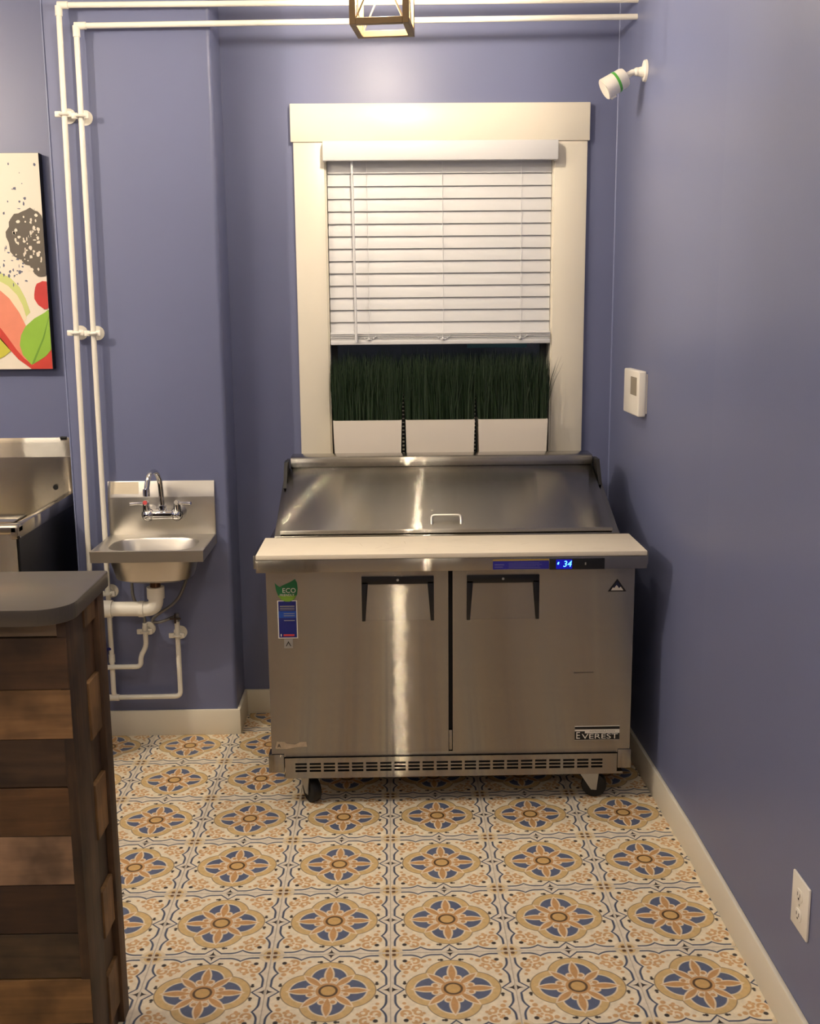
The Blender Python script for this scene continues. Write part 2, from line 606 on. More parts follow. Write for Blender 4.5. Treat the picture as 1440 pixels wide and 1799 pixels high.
BH = 0.102
def bboard(name, prof):
    return struct(MB().prism(prof, 'z', 0.0, BH, bev=0.003).build(name, TRIM))
bt = 0.013
bboard('baseboard_right', [(WX, Y0), (WX, 0.6), (wx(YB), YB), (wx(YB) - bt, YB), (WX - bt, 0.6), (WX - bt, Y0)])
bboard('baseboard_chase', [(PX0, PY), (PX0, PY - bt), (PX1 + bt, PY - bt), (PX1 + bt, YB - bt), (PX1, YB - bt), (PX1, PY)])
bboard('baseboard_back', [(PX1, YB), (PX1, YB - bt), (wx(YB) - bt, YB - bt), (wx(YB) - bt, YB)])

# window: casing, sill, glass
w = setempty('window_1', (0.06, YB, 0.96))
MB().box(-0.496, 0.619, YB - 0.026, YB, 2.240, 2.376, bev=0.003).build('head_casing', TRIM, w)
MB().box(-0.487, OX0, YB - 0.019, YB, 0.94, 2.240, bev=0.002).build('side_casing', TRIM, w)
MB().box(OX1, 0.612, YB - 0.019, YB, 0.94, 2.240, bev=0.002).build('side_casing', TRIM, w)
jl = MB()
jl.box(OX0, OX0 + 0.006, YB - 0.012, YB + 0.12, OZ0, OZ1).box(OX1 - 0.006, OX1, YB - 0.012, YB + 0.12, OZ0, OZ1).box(OX0, OX1, YB - 0.012, YB + 0.12, OZ1 - 0.006, OZ1)
jl.build('jamb_lining', TRIM, w)
MB().box(-0.50, 0.63, 1.735, YB + 0.12, 0.955, 0.985, bev=0.004).build('sill', TRIM, w)
MB().box(OX0 + 0.006, OX1 - 0.006, YB + 0.088, YB + 0.094, OZ0, OZ1).build('pane', GLASS, w)
sf = MB()
for z in (0.985, 1.60):
    sf.box(OX0 + 0.006, OX1 - 0.006, YB + 0.08, YB + 0.11, z, z + 0.035)
sf.box(OX0 + 0.006, OX0 + 0.03, YB + 0.08, YB + 0.11, OZ0, OZ1).box(OX1 - 0.03, OX1 - 0.006, YB + 0.08, YB + 0.11, OZ0, OZ1)
sf.build('sash_frame', mat('sash_dark', (40, 42, 44), rough=0.5), w)

# ------------------------------------------------------------------ prep refrigerator
fr = thing('prep_refrigerator', (0.05, 1.3, 0.0), 'stainless steel two-door prep refrigerator on casters under the window', 'refrigerator')
FX0, FX1, FY = -0.541, 0.642, 0.990
MB().box(FX0 + 0.006, FX1 - 0.006, FY + 0.045, 1.70, 0.118, 0.818, bev=0.004).build('cabinet', STEEL, fr, uv=True)
MB().box(FX0 + 0.02, FX1 - 0.02, FY + 0.02, FY + 0.05, 0.19, 0.815).build('door_gasket', DARK, fr)
MB().box(0.043, 0.055, FY + 0.006, FY + 0.03, 0.192, 0.262, bev=0.001).build('mullion_foot', STEEL, fr, uv=True)

def door(x0, x1, hx0, hx1):
    """door skin with a recessed pocket, black pull frame in it"""
    d = MB()
    hz0, hz1 = 0.642, 0.786
    ix0, ix1 = hx0 + 0.006, hx1 - 0.006
    d.box(x0, ix0, FY, FY + 0.035, 0.191, 0.818).box(ix1, x1, FY, FY + 0.035, 0.191, 0.818)
    d.box(ix0, ix1, FY, FY + 0.035, 0.191, hz0).box(ix0, ix1, FY, FY + 0.035, hz1, 0.818)
    bmesh.ops.remove_doubles(d.bm, verts=d.bm.verts, dist=1e-5)
    o = d.build('door', STEEL, fr, uv=True, smooth=False)
    # sloping pocket plate: flush at its foot, 22 mm deep at the top
    MB().prism([(FY + 0.0005, hz0), (FY + 0.010, hz1), (FY + 0.03, hz1), (FY + 0.03, hz0)], 'x', ix0, ix1).build('handle_pocket', STEEL, o, uv=True)
    h = MB()
    h.box(hx0, hx1, FY - 0.004, FY + 0.026, 0.762, 0.788, bev=0.002)
    for s, xe in ((1, hx0), (-1, hx1)):
        h.prism([(xe, 0.770), (xe + s * 0.021, 0.770), (xe + s * 0.011, 0.640), (xe, 0.640)], 'y', FY - 0.004, FY + 0.012, bev=0.001)
    hb = h.build('handle', BLACK, o)
    hc = (hx0 + hx1) / 2
    MB().cyl((hc, FY - 0.0055, 0.776), (hc, FY - 0.003, 0.776), 0.004, n=12).build('lock_pin', GALV, o)
    return o
dl = door(FX0, 0.042, -0.236, -0.004)
dr = door(0.056, FX1, 0.101, 0.335)

# grille below the doors
g = MB()
AZ0, AZ1 = 0.113, 0.176
gx0, gx1 = -0.498, 0.600
sx0, pitch, sw = -0.464, 0.0466, 0.0375
rows = (0.1275, 0.1395, 0.1515)
rails = [AZ0, rows[0], rows[0] + 0.0072, rows[1], rows[1] + 0.0072, rows[2], rows[2] + 0.0072, AZ1]
for k in range(0, 8, 2):
    g.box(gx0, gx1, FY - 0.006, FY - 0.003, rails[k], rails[k + 1])
g.box(gx0, sx0, FY - 0.0062, FY - 0.003, AZ0, AZ1)
for k in range(22):
    xa = sx0 + k * pitch + sw
    xb = sx0 + (k + 1) * pitch if k < 21 else gx1
    g.box(xa, xb, FY - 0.0062, FY - 0.003, AZ0, AZ1)
g.box(gx0 - 0.004, gx1 + 0.02, FY - 0.006, FY + 0.03, AZ0 - 0.008, AZ0)
g.build('grille', STEEL, fr, uv=True, smooth=False)
MB().box(gx0, gx1, FY + 0.008, FY + 0.03, AZ0, AZ1 + 0.012).build('grille_recess', DARK, fr)
MB().box(-0.552, gx0 - 0.003, FY - 0.002, FY + 0.05, 0.124, 0.188, bev=0.002).build('corner_bracket', STEEL, fr, uv=True)
MB().box(gx1 + 0.003, 0.648, FY - 0.002, FY + 0.05, 0.122, 0.188, bev=0.002).build('corner_bracket', STEEL, fr, uv=True)
MB().box(FX0, FX1, FY + 0.002, FY + 0.03, 0.178, 0.190).build('door_sill', STEEL, fr, uv=True)

# worktop, front rail with thermometer and labels
MB().box(-0.553, 0.652, FY - 0.03, 1.70, 0.822, 0.8655, bev=0.002).build('worktop', STEEL, fr, uv=True)
rail = MB().box(-0.561, 0.660, 0.904, 0.965, 0.824, 0.8655, bev=0.002).build('front_rail', STEEL, fr, uv=True)
MB().box(-0.572, -0.562, 0.935, 1.17, 0.83, 0.874, bev=0.002).build('board_stop', STEEL, fr, uv=True)
MB().box(0.661, 0.671, 0.935, 1.17, 0.83, 0.874, bev=0.002).build('board_stop', STEEL, fr, uv=True)
RY = 0.904
o = decal('warning_label', rect(0.177, 0.352, 0.827, 0.853), RY - 0.0008, STK['violet'], rail)
o['label'] = 'violet blue warning strip'
decal('label_edge', rect(0.177, 0.352, 0.8545, 0.859), RY - 0.0007, STK['yellow'], rail)
wl = MB()
for xa, xb, za, zb in ((0.182, 0.212, 0.840, 0.844), (0.182, 0.208, 0.833, 0.836), (0.226, 0.322, 0.846, 0.848), (0.226, 0.330, 0.841, 0.843), (0.226, 0.312, 0.836, 0.838), (0.226, 0.325, 0.831, 0.833), (0.315, 0.322, 0.836, 0.838)):
    wl.prism(rect(xa, xb, za, zb), 'y', RY - 0.0013, RY - 0.0009)
wl.build('label_text_lines', mat('label_print_lilac', (86, 84, 150), rough=0.5), rail, smooth=False)
dp = MB().box(0.354, 0.526, RY - 0.003, RY + 0.01, 0.8245, 0.859, bev=0.001).build('temperature_display', BLACK, rail)
dp['label'] = 'black temperature display with glowing blue digits'
decal('display_backlight', rect(0.374, 0.424, 0.827, 0.857), RY - 0.0036, GLOW, dp)
text('display_digits', '34', 0.027, 0.408, RY - 0.0042, 0.842, DIGIT, dp, shear=0.2)
decal('display_dash', [(0.377, 0.842), (0.382, 0.841), (0.384, 0.849), (0.380, 0.849)], RY - 0.0040, DIGIT, dp)
decal('button_mark', rect(0.464, 0.468, 0.839, 0.847), RY - 0.0036, STK['grey'], dp)

# prints on the doors
DY = FY - 0.0009
leaf = decal('eco_sticker', [(-0.513, 0.770), (-0.505, 0.762), (-0.497, 0.757), (-0.491, 0.761), (-0.480, 0.766), (-0.466, 0.772), (-0.448, 0.783),
                            (-0.442, 0.770), (-0.440, 0.752), (-0.443, 0.732), (-0.452, 0.716), (-0.466, 0.708), (-0.480, 0.708), (-0.494, 0.715), (-0.503, 0.728), (-0.510, 0.748)], DY, STK['green'], dl)
leaf['label'] = 'green leaf-shaped eco sticker'
decal('sticker_band', [(-0.504, 0.729), (-0.494, 0.716), (-0.480, 0.709), (-0.466, 0.709), (-0.453, 0.717), (-0.446, 0.729)], DY - 0.0006, STK['lime'], leaf)
text('sticker_lettering', 'ECO', 0.022, -0.468, DY - 0.0012, 0.745, STK['white'], leaf)
text('sticker_lettering', 'FRIENDLY', 0.0105, -0.475, DY - 0.0014, 0.7305, STK['white'], leaf)
tagp = decal('blue_sticker', rect(-0.507, -0.444, 0.586, 0.712), DY + 0.0003, STK['white'], dl)
tagp['label'] = 'narrow blue information sticker with white border'
decal('sticker_ground', rect(-0.504, -0.447, 0.589, 0.710), DY - 0.0003, STK['navy'], tagp)
decal('sticker_panel', rect(-0.504, -0.447, 0.655, 0.677), DY - 0.0008, STK['blue'], tagp)
lines = [(0.692, 0.695), (0.686, 0.688), (0.681, 0.6825), (0.668, 0.670), (0.661, 0.663), (0.645, 0.647)]
tl = MB()
for k, (za, zb) in enumerate(lines):
    tl.prism(rect(-0.499 + (0.012 if k > 2 else 0), -0.452, za, zb), 'y', DY - 0.0013, DY - 0.0009)
tl.build('sticker_text_lines', STK['grey'], tagp, smooth=False)
decal('sticker_mark', rect(-0.499, -0.496, 0.593, 0.601), DY - 0.0008, STK['white'], tagp)
decal('sticker_mark', rect(-0.490, -0.455, 0.594, 0.600), DY - 0.0008, STK['red'], tagp)
rs = decal('recycling_label', rect(-0.489, -0.461, 0.553, 0.584), DY, STK['grey'], dl)
rs['label'] = 'small pale label with a triangle mark'
tri = MB()
tri.prism([(-0.484, 0.560), (-0.475, 0.577), (-0.466, 0.560), (-0.469, 0.560), (-0.475, 0.571), (-0.481, 0.560)], 'y', DY - 0.0006, DY - 0.0002)
tri.build('triangle_mark', STK['black'], rs, smooth=False)
tn = decal('torn_label', [(-0.529, 0.209), (-0.523, 0.233), (-0.497, 0.231), (-0.492, 0.226), (-0.463, 0.222), (-0.447, 0.230), (-0.426, 0.231), (-0.424, 0.214), (-0.46, 0.213), (-0.49, 0.207), (-0.51, 0.207)], DY, mat('torn_paper', (176, 158, 134), rough=0.7, noise=0.35, nscale=60), dl)
tn['label'] = 'torn paper label'
text('label_lettering', 'A', 0.018, -0.516, DY - 0.0006, 0.218, STK['black'], tn)

bd = decal('maker_badge', rect(0.459, 0.607, 0.222, 0.271), DY, STK['white'], dr)
bd['label'] = 'black and white maker badge'
decal('badge_bar', rect(0.459, 0.607, 0.2595, 0.269), DY - 0.0005, STK['black'], bd)
decal('badge_ground', [(0.459, 0.223), (0.607, 0.223), (0.607, 0.2455), (0.492, 0.2455), (0.492, 0.253), (0.459, 0.253)], DY - 0.0005, STK['black'], bd)
text('badge_lettering', 'E', 0.034, 0.4695, DY - 0.0011, 0.238, STK['white'], bd, sx=0.9)
text('badge_lettering', 'VEREST', 0.0245, 0.542, DY - 0.0011, 0.2345, STK['white'], bd, sx=1.5)
text('badge_small_lettering', 'REFRIGERATION', 0.0085, 0.550, DY - 0.0011, 0.2525, STK['grey'], bd, sx=1.35)
decal('scratch', [(0.452, 0.4545), (0.516, 0.4555), (0.516, 0.4570), (0.452, 0.4565)], DY, mat('scratch_mark', (92, 84, 74), rough=0.5, metal=0.6), dr)
mb_ = decal('mountain_emblem', [(0.556, 0.728), (0.616, 0.728), (0.586, 0.770)], DY, STK['black'], dr)
mb_['label'] = 'small triangular mountain emblem'
decal('emblem_sky', [(0.567, 0.734), (0.605, 0.734), (0.586, 0.764)], DY - 0.0005, STK['sky'], mb_)
decal('emblem_snow', [(0.566, 0.732), (0.606, 0.732), (0.601, 0.739), (0.597, 0.744), (0.592, 0.739), (0.584, 0.750), (0.577, 0.740), (0.572, 0.742)], DY - 0.0010, STK['white'], mb_)

# hood base, lid, ridge
MB().prism([(1.172, 0.8655), (1.172, 0.884), (1.58, 1.036), (1.68, 1.075), (1.70, 1.075), (1.70, 0.8655)], 'x', -0.530, 0.628, bev=0.002).build('hood_base', STEEL, fr, uv=True)
lid = MB().prism([(1.178, 0.8875), (1.580, 1.043), (1.588, 1.052), (1.572, 1.056), (1.174, 0.902), (1.172, 0.890)], 'x', -0.511, 0.605, bev=0.0015).build('lid', LIDST, fr, uv=True)
# lid handle: flat loop
hpts = fillet([(-0.002, 1.205, 0.908), (-0.002, 1.222, 0.940), (0.098, 1.222, 0.940), (0.098, 1.205, 0.908)], 0.012)
hm = MB().tube(hpts, 0.005, 10)
hm.build('lid_handle', SINKST, lid)
MB().prism([(1.577, 1.058), (1.574, 1.074), (1.578, 1.088), (1.586, 1.094), (1.672, 1.096), (1.680, 1.090), (1.690, 1.02), (1.60, 1.04)], 'x', -0.507, 0.608, bev=0.003).build('hood_ridge', LIDST, fr, uv=True)
for xs in (-0.524, 0.610):
    MB().prism([(1.46, 1.00), (1.52, 1.085), (1.585, 1.085), (1.60, 1.03), (1.50, 0.985)], 'x', xs, xs + 0.012).build('lid_hinge', BLACK, fr)
MB().box(0.634, 0.655, 1.25, 1.55, 0.42, 0.58, bev=0.004).build('side_plate', GALV, fr)

# casters
def caster(x, y, ang):
    c, s = math.cos(ang), math.sin(ang)
    ax = Vector((c, s, 0))                           # wheel axle
    fw = Vector((-s, c, 0))
    ctr = Vector((x, y, 0.042)) - fw * 0.018
    f = MB()
    f.box(x - 0.042, x + 0.042, y - 0.042, y + 0.042, 0.099, 0.106, bev=0.002)
    f.cyl((x, y, 0.09), (x, y, 0.1), 0.026)
    for sd in (-1, 1):
        q0 = ax * 0.0200 * sd
        t = ax * 0.0014
        pts = [(-0.034, 0.092), (0.034, 0.092), (0.0 - 0.018 + 0.009, 0.029), (-0.018 - 0.009, 0.029)]
        vs = []
        for k in (-1, 1):
            for u, z in pts:
                vs.append(Vector((x, y, 0)) + fw * u + q0 + t * k + Vector((0, 0, z)))
        f.faces([tuple(v) for v in vs], [(0, 1, 2, 3), (7, 6, 5, 4), (0, 4, 5, 1), (1, 5, 6, 2), (2, 6, 7, 3), (3, 7, 4, 0)])
    f.cyl(ctr - ax * 0.023, ctr + ax * 0.023, 0.0045, n=10)
    f.box(x - 0.028, x + 0.028, y - 0.028, y + 0.028, 0.088, 0.0935, bev=0.001)
    fork = f.build('caster', GALV, fr)
    wpts = [(-0.0165, 0.034), (-0.015, 0.040), (-0.009, 0.042), (0.009, 0.042), (0.015, 0.040), (0.0165, 0.034)]
    wheel = MB()
    wheel.tube([ctr + ax * u for u, _ in wpts], [q for _, q in wpts], 28)
    wheel.build('wheel', RUBBER, fork)
caster(-0.425, 1.055, math.radians(32))
caster(0.520, 1.050, math.radians(78))
caster(-0.44, 1.62, math.radians(20))
caster(0.50, 1.62, math.radians(110))

cb = tag(MB().box(-0.560, 0.659, 0.902, 1.165, 0.8662, 0.8815, bev=0.0025).build('cutting_board', BOARD),
         'long white cutting board along the front of the prep refrigerator', 'cutting board')
sc = MB()
for k in range(26):
    x, y = random.uniform(-0.3, 0.55), random.uniform(0.93, 1.13)
    a, l = random.uniform(0, PI), random.uniform(0.02, 0.07)
    dx, dy = math.cos(a) * l, math.sin(a) * l * 0.6
    nx, ny = -math.sin(a) * 0.0006, math.cos(a) * 0.0006
    z = 0.8817
    sc.faces([(x - nx, y - ny, z), (x + dx - nx, y + dy - ny, z), (x + dx + nx, y + dy + ny, z), (x + nx, y + ny, z)], [(0, 1, 2, 3)])
sc.build('knife_scratches', mat('scratch', (196, 184, 160), rough=0.6), cb, smooth=False)['kind'] = 'stuff'

struct(MB().cyl((wx(YB) - 0.001, YB - 0.001, BH), (wx(YB) - 0.001, YB - 0.001, ZC), 0.0034, n=10).build('highlight_bead_1', CAULK_HL))  # pale bead drawn as the highlight down the room corner
struct(MB().cyl((PX0 + 0.001, PY + 0.001, 0.0), (PX0 + 0.001, PY + 0.001, ZC), 0.0030, n=10).build('highlight_bead_2', CAULK_HL))  # pale bead drawn as the highlight on the chase's left edge

# ------------------------------------------------------------------ blind
bl = thing('window_blind', (0.06, 1.865, 2.23), 'white horizontal slat blind lowered over the top of the window', 'blind')
MB().box(-0.376, 0.496, 1.795, 1.815, 2.168, 2.238, bev=0.003).box(-0.376, -0.366, 1.81, 1.84, 2.168, 2.238).box(0.486, 0.496, 1.81, 1.84, 2.168, 2.238).build('valance', BLIND, bl)
MB().box(-0.36, 0.478, 1.845, 1.90, 2.185, 2.225).build('headrail', BLIND, bl)
BX0, BX1, BY = -0.3635, 0.4815, 1.868
def slat_mesh(tilt):
    s = MB()
    n, w_, h_ = 4, 0.0508, 0.003
    top, bot = [], []
    for k in range(n + 1):
        u = (k / n - 0.5) * w_
        crown = 0.0022 * (1 - (2 * k / n - 1) ** 2)
        c, sn = math.cos(tilt), math.sin(tilt)
        for arr, off in ((top, crown + h_ / 2), (bot, crown - h_ / 2)):
            arr.append((-u * c - off * sn * 1.0, u * sn * -1.0 + off * c))
    # profile in y,z ; closed slats hang near vertical, lower edge toward the room
    s.prism(top + bot[::-1], 'x', BX0, BX1)
    return s
zt = 2.178
npitch = 0.0458
for k in range(14):
    zc = zt - 0.024 - k * npitch
    s = slat_mesh(math.radians(77))
    for v in s.bm.verts:
        v.co += Vector((0, BY, zc))
    s.build('slat', BLIND, bl)
for k in range(4):
    s = slat_mesh(math.radians(8))
    for v in s.bm.verts:
        v.co += Vector((0, BY - 0.006, 1.5185 + 0.0062 * k))
    s.build('slat', BLIND, bl)
MB().box(BX0, BX1, BY - 0.033, BY + 0.022, 1.493, 1.512, bev=0.003).build('bottom_rail', BLIND, bl)
for x in (-0.216, 0.068, 0.366):
    c = MB()
    c.tube([(x, BY - 0.034, 1.508), (x, BY - 0.034, 1.538), (x, BY - 0.027, 1.55), (x + 0.003, BY - 0.0145, 1.6), (x, BY - 0.0145, 2.18)], 0.0011, 6)
    c.build('ladder_cord', BLIND, bl)
    k = MB()
    k.sphere((x, BY - 0.037, 1.514), 0.006, n=10)
    k.tube(fillet([(x - 0.022, BY - 0.036, 1.522), (x - 0.004, BY - 0.038, 1.511), (x + 0.016, BY - 0.036, 1.516), (x + 0.03, BY - 0.036, 1.528)], 0.01), 0.0016, 6)
    k.build('cord_knot', BLIND, bl)
MB().cyl((-0.270, 1.826, 2.172), (-0.264, 1.826, 1.535), 0.0048, n=10).cyl((-0.264, 1.826, 1.535), (-0.264, 1.826, 1.505), 0.0062, n=10).build('tilt_wand', BLIND, bl)

# ------------------------------------------------------------------ grass planters in the window
def planter(x0, x1, label, seed, stray):
    rng = random.Random(seed)
    t = thing('grass_planter', ((x0 + x1) / 2, 1.83, 0.985), label, 'planter', 'white planters of tall grass in the window')
    y0, y1, zb, zt_ = 1.785, 1.90, 0.9855, 1.206
    tp = 0.006
    p = MB()
    V = [(x0 + tp, y0 + tp, zb), (x1 - tp, y0 + tp, zb), (x1 - tp, y1 - tp, zb), (x0 + tp, y1 - tp, zb),
         (x0, y0, zt_), (x1, y0, zt_), (x1, y1, zt_), (x0, y1, zt_),
         (x0 + 0.006, y0 + 0.006, zt_), (x1 - 0.006, y0 + 0.006, zt_), (x1 - 0.006, y1 - 0.006, zt_), (x0 + 0.006, y1 - 0.006, zt_),
         (x0 + 0.008, y0 + 0.008, zt_ - 0.03), (x1 - 0.008, y0 + 0.008, zt_ - 0.03), (x1 - 0.008, y1 - 0.008, zt_ - 0.03), (x0 + 0.008, y1 - 0.008, zt_ - 0.03)]
    F = [(3, 2, 1, 0), (12, 13, 14, 15)]
    for a, b in ((0, 4), (4, 8), (8, 12)):
        for k in range(4):
            F.append((a + k, a + (k + 1) % 4, b + (k + 1) % 4, b + k))
    p.faces(V, F)
    p.build('pot', POT, t)
    vs, fs = [], []
    zb = zt_ - 0.03
    c0 = ((x0 + x1) / 2, (y0 + y1) / 2, zb)
    for k in range(1500):
        x, y = rng.uniform(x0 + 0.001, x1 - 0.001), rng.uniform(y0 + 0.01, y1 - 0.01)
        h = rng.uniform(0.17, 0.285) * (1.0 if rng.random() > 0.08 else 1.08)
        lx, ly = rng.gauss(0, 0.018), rng.gauss(0, 0.010)
        wd = rng.uniform(0.0010, 0.0019)
        a = rng.uniform(-0.9, 0.9)
        if stray and k < 5:
            x, lx, h = x1 - 0.008, stray * rng.uniform(0.035, 0.066), rng.uniform(0.20, 0.275)
            y, ly = y0 + 0.012, -0.022
        cx, cy = math.cos(a) * wd, math.sin(a) * wd
        base = len(vs)
        for i, (f, wf) in enumerate(((0, 1), (0.35, 1), (0.7, 0.75), (1, 0.08))):
            px = min(max(x + lx * f * f, x0 - 0.0068), x1 + 0.0062) if not (stray and k < 5) else x + lx * f * f
            py, pz = min(y + ly * f * f, y1 + 0.02), zb + h * f
            vs.append((px - cx * wf - c0[0], py - cy * wf - c0[1], pz - c0[2]))
            vs.append((px + cx * wf - c0[0], py + cy * wf - c0[1], pz - c0[2]))
        for i in range(3):
            fs.append((base + 2 * i, base + 2 * i + 1, base + 2 * i + 3, base + 2 * i + 2))
    me = bpy.data.meshes.new('grass')
    me.from_pydata(vs, [], fs)
    me.materials.append(GRASSM)
    place('grass', me, c0, t)['kind'] = 'stuff'
planter(-0.358, -0.094, 'white box planter of dark green grass nearest the left window casing', 3, 0)
planter(-0.079, 0.188, 'white box planter of dark green grass in the middle of the window', 4, 0)
planter(0.202, 0.470, 'white box planter of dark green grass with blades straying over the right casing', 5, 1)

# cords hanging in the gaps between planters, teal glint painted on the glass
for xg, zt2, lb in ((-0.0865, 1.37, 'black and white dotted cord in the gap left of the middle planter'), (0.195, 1.36, 'black and white dotted cord in the gap right of the middle planter')):
    ct = thing('dotted_cord', (xg, 1.90, 0.99), lb, 'cord', 'dotted cords behind the planters')
    MB().box(xg - 0.0055, xg + 0.0055, 1.897, 1.900, 0.9855, zt2).build('cord', BLACK, ct)
    z = 1.06
    while z < zt2 - 0.01:
        hh = 0.007 if z < 1.12 else 0.0045
        MB().box(xg - 0.004, xg + 0.004, 1.8955, 1.897, z, z + hh).build('band', STK['white'], ct)
        z += 0.0155
MB().box(0.169, 0.405, YB + 0.0865, YB + 0.088, 1.474, 1.53).build('teal_glint', mat('teal_glint', (84, 150, 158), rough=0.3), w)  # solid strip whose teal stands for light showing in the glass

# ------------------------------------------------------------------ pipes on the chase
PYR = 1.596                                          # pipe axis
PR = 0.0096
def clamp(x, z, parent, y=PYR):
    c = MB()
    c.cyl((x + 0.004, PY, z), (x + 0.004, PY - 0.004, z), 0.026, n=20)
    c.tube(arc((x, y, z), (1, 0, 0), (0, 1, 0), PR + 0.004, 0, 2 * PI, 16), 0.0055, 8, cap=False)
    c.cyl((x, PY - 0.003, z), (x, y + PR, z), 0.009, n=10)
    c.box(x - 0.032, x - 0.010, y - 0.005, y + 0.005, z - 0.010, z + 0.010, bev=0.003)
    c.box(x + 0.010, x + 0.028, y - 0.005, y + 0.005, z - 0.010, z + 0.010, bev=0.003)
    return c.build('pipe_clamp', PVC, parent)
def coupling(a, b, parent, name='coupling'):
    return MB().cyl(a, b, PR + 0.0028, n=16).build(name, PVC, parent)
XR = wx(1.6)
p1 = thing('water_pipe', (-1.262, PYR, 0.29), 'outer white pipe running down the wall corner and along the top to the right', 'pipe')
MB().tube(fillet([(XR, PYR, 2.667), (-1.253, PYR, 2.657), (-1.277, PYR, 0.292), (-1.10, PYR - 0.002, 0.294), (-1.10, PYR - 0.002, 0.335), (-1.077, PYR, 0.372), (-1.077, PYR, 0.465)], 0.022), PR, 14).build('pipe', PVC, p1)
coupling((-1.221, PYR, 2.6572), (-1.256, PYR, 2.6570), p1)
coupling((-1.2532, PYR, 2.655), (-1.2534, PYR, 2.622), p1)
for z in (2.303, 1.553):
    clamp(-1.2545 - (2.6 - z) * 0.0100, z, p1)
clamp(-1.077, 0.432, p1)
p2 = thing('water_pipe', (-1.2, PYR, 0.166), 'inner white pipe beside the sink, lower of the two along the top', 'pipe')
YP2 = PYR + 0.006
MB().tube(fillet([(XR, YP2, 2.614), (-1.199, YP2, 2.592), (-1.213, YP2 + 0.002, 0.168), (-0.957, YP2, 0.170), (-0.957, YP2, 0.468)], 0.022), PR, 14).build('pipe', PVC, p2)
coupling((-1.165, YP2, 2.5925), (-1.204, YP2, 2.592), p2)
coupling((-1.199, YP2, 2.592), (-1.199, YP2, 2.556), p2)
coupling((-1.234, YP2, 0.168), (-1.192, YP2, 0.168), p2, 'tee')
coupling((-1.2122, YP2 + 0.002, 0.34), (-1.2124, YP2 + 0.002, 0.31), p2)
for z in (2.297, 1.551, 0.582):
    clamp(-1.1985 - (2.6 - z) * 0.0058, z, p2)
clamp(-0.957, 0.415, p2)
vh = MB().box(-1.243, -1.222, YP2 - 0.03, YP2 - 0.012, 0.318, 0.395, bev=0.004).cyl((-1.231, YP2 - 0.022, 0.365), (-1.213, YP2 - 0.002, 0.365), 0.006).build('valve_handle', mat('valve_blue', (28, 34, 110), rough=0.4), p2)
vh['label'] = 'blue valve handle'

# waste pipe
wp = thing('drain_pipe', (-1.004, 1.48, 0.52), 'fat white plastic waste pipe elbow under the hand sink', 'pipe')
RD = 0.027
MB().tube(fillet([(-1.004, 1.48, 0.632), (-1.004, 1.48, 0.553), (-1.35, 1.48, 0.557)], 0.052, 8), RD, 20).build('pipe', PVC, wp)
MB().cyl((-1.004, 1.48, 0.637), (-1.004, 1.48, 0.594), RD + 0.005, n=24).build('slip_nut', PVC, wp)
MB().cyl((-1.165, 1.48, 0.555), (-1.225, 1.48, 0.5555), RD + 0.005, n=24).build('coupling', PVC, wp)
MB().cyl((-1.068, 1.48, 0.5535), (-1.050, 1.48, 0.5535), RD + 0.003, n=24).build('collar', PVC, wp)
MB().cyl((-1.004, 1.48, 0.668), (-1.004, 1.48, 0.630), 0.0195, n=20).build('tailpiece', mat('brown_metal', (120, 90, 70), rough=0.3, metal=1.0), wp)

# supply hoses and stop valve
h1 = tag(MB().tube(fillet([(-1.075, 1.60, 0.72), (-1.118, 1.595, 0.66), (-1.117, 1.595, 0.56), (-1.08, 1.60, 0.50), (-1.078, 1.60, 0.465)], 0.03), 0.0062, 10).build('supply_hose', HOSE),
         'grey braided hose hanging behind the left of the waste pipe', 'hose')
h2 = tag(MB().tube(fillet([(-0.905, 1.59, 0.72), (-0.906, 1.585, 0.64), (-0.945, 1.575, 0.555), (-1.03, 1.575, 0.50), (-1.05, 1.575, 0.476), (-1.02, 1.585, 0.470), (-0.957, 1.595, 0.492)], 0.04), 0.0058, 10).build('supply_hose', HOSE),
         'grey hose curving from sink bowl right side to the stop valve', 'hose')
sv = thing('stop_valve', (-0.957, 1.605, 0.46), 'small metal stop valve with cross handle on the right riser', 'valve')
MB().cyl((-0.957, 1.602, 0.462), (-0.957, 1.602, 0.500), 0.009, n=14).cyl((-0.957, 1.602, 0.488), (-0.957, 1.575, 0.488), 0.006).build('valve_body', GALV, sv)
MB().box(-0.978, -0.936, 1.567, 1.575, 0.4845, 0.4915, bev=0.002).box(-0.9605, -0.9535, 1.567, 1.575, 0.470, 0.506, bev=0.002).build('handle', mat('valve_dark', (70, 60, 54), rough=0.4, metal=0.7), sv)

# ------------------------------------------------------------------ hand sink
hs = thing('hand_sink', (-1.004, PY, 0.66), 'small wall-hung stainless steel hand sink on the blue chase', 'sink')
SX0, SX1, SY0, SZ = -1.1965, -0.799, 1.338, 0.803
sc_x, sc_y = (SX0 + SX1) / 2, 1.475
N = 40
def sup(k, ax, ay, e=0.62):
    a = k * 2 * PI / N
    c, s = math.cos(a), math.sin(a)
    return (sc_x + ax * math.copysign(abs(c) ** e, c), sc_y + ay * math.copysign(abs(s) ** e, s))
def rectpt(k, x0, x1, y0, y1):
    a = k * 2 * PI / N
    c, s = math.cos(a), math.sin(a)
    m_ = 1 / max(abs(c), abs(s))
    return ((x0 + x1) / 2 + (x1 - x0) / 2 * c * m_, (y0 + y1) / 2 + (y1 - y0) / 2 * s * m_)
ringsdef = []
ringsdef.append([(x, y, SZ - 0.042) for x, y in (rectpt(k, SX0 + 0.002, SX1 - 0.002, SY0 + 0.002, PY - 0.004) for k in range(N))])
ringsdef.append([(x, y, SZ - 0.002) for x, y in (rectpt(k, SX0, SX1, SY0, PY - 0.004) for k in range(N))])
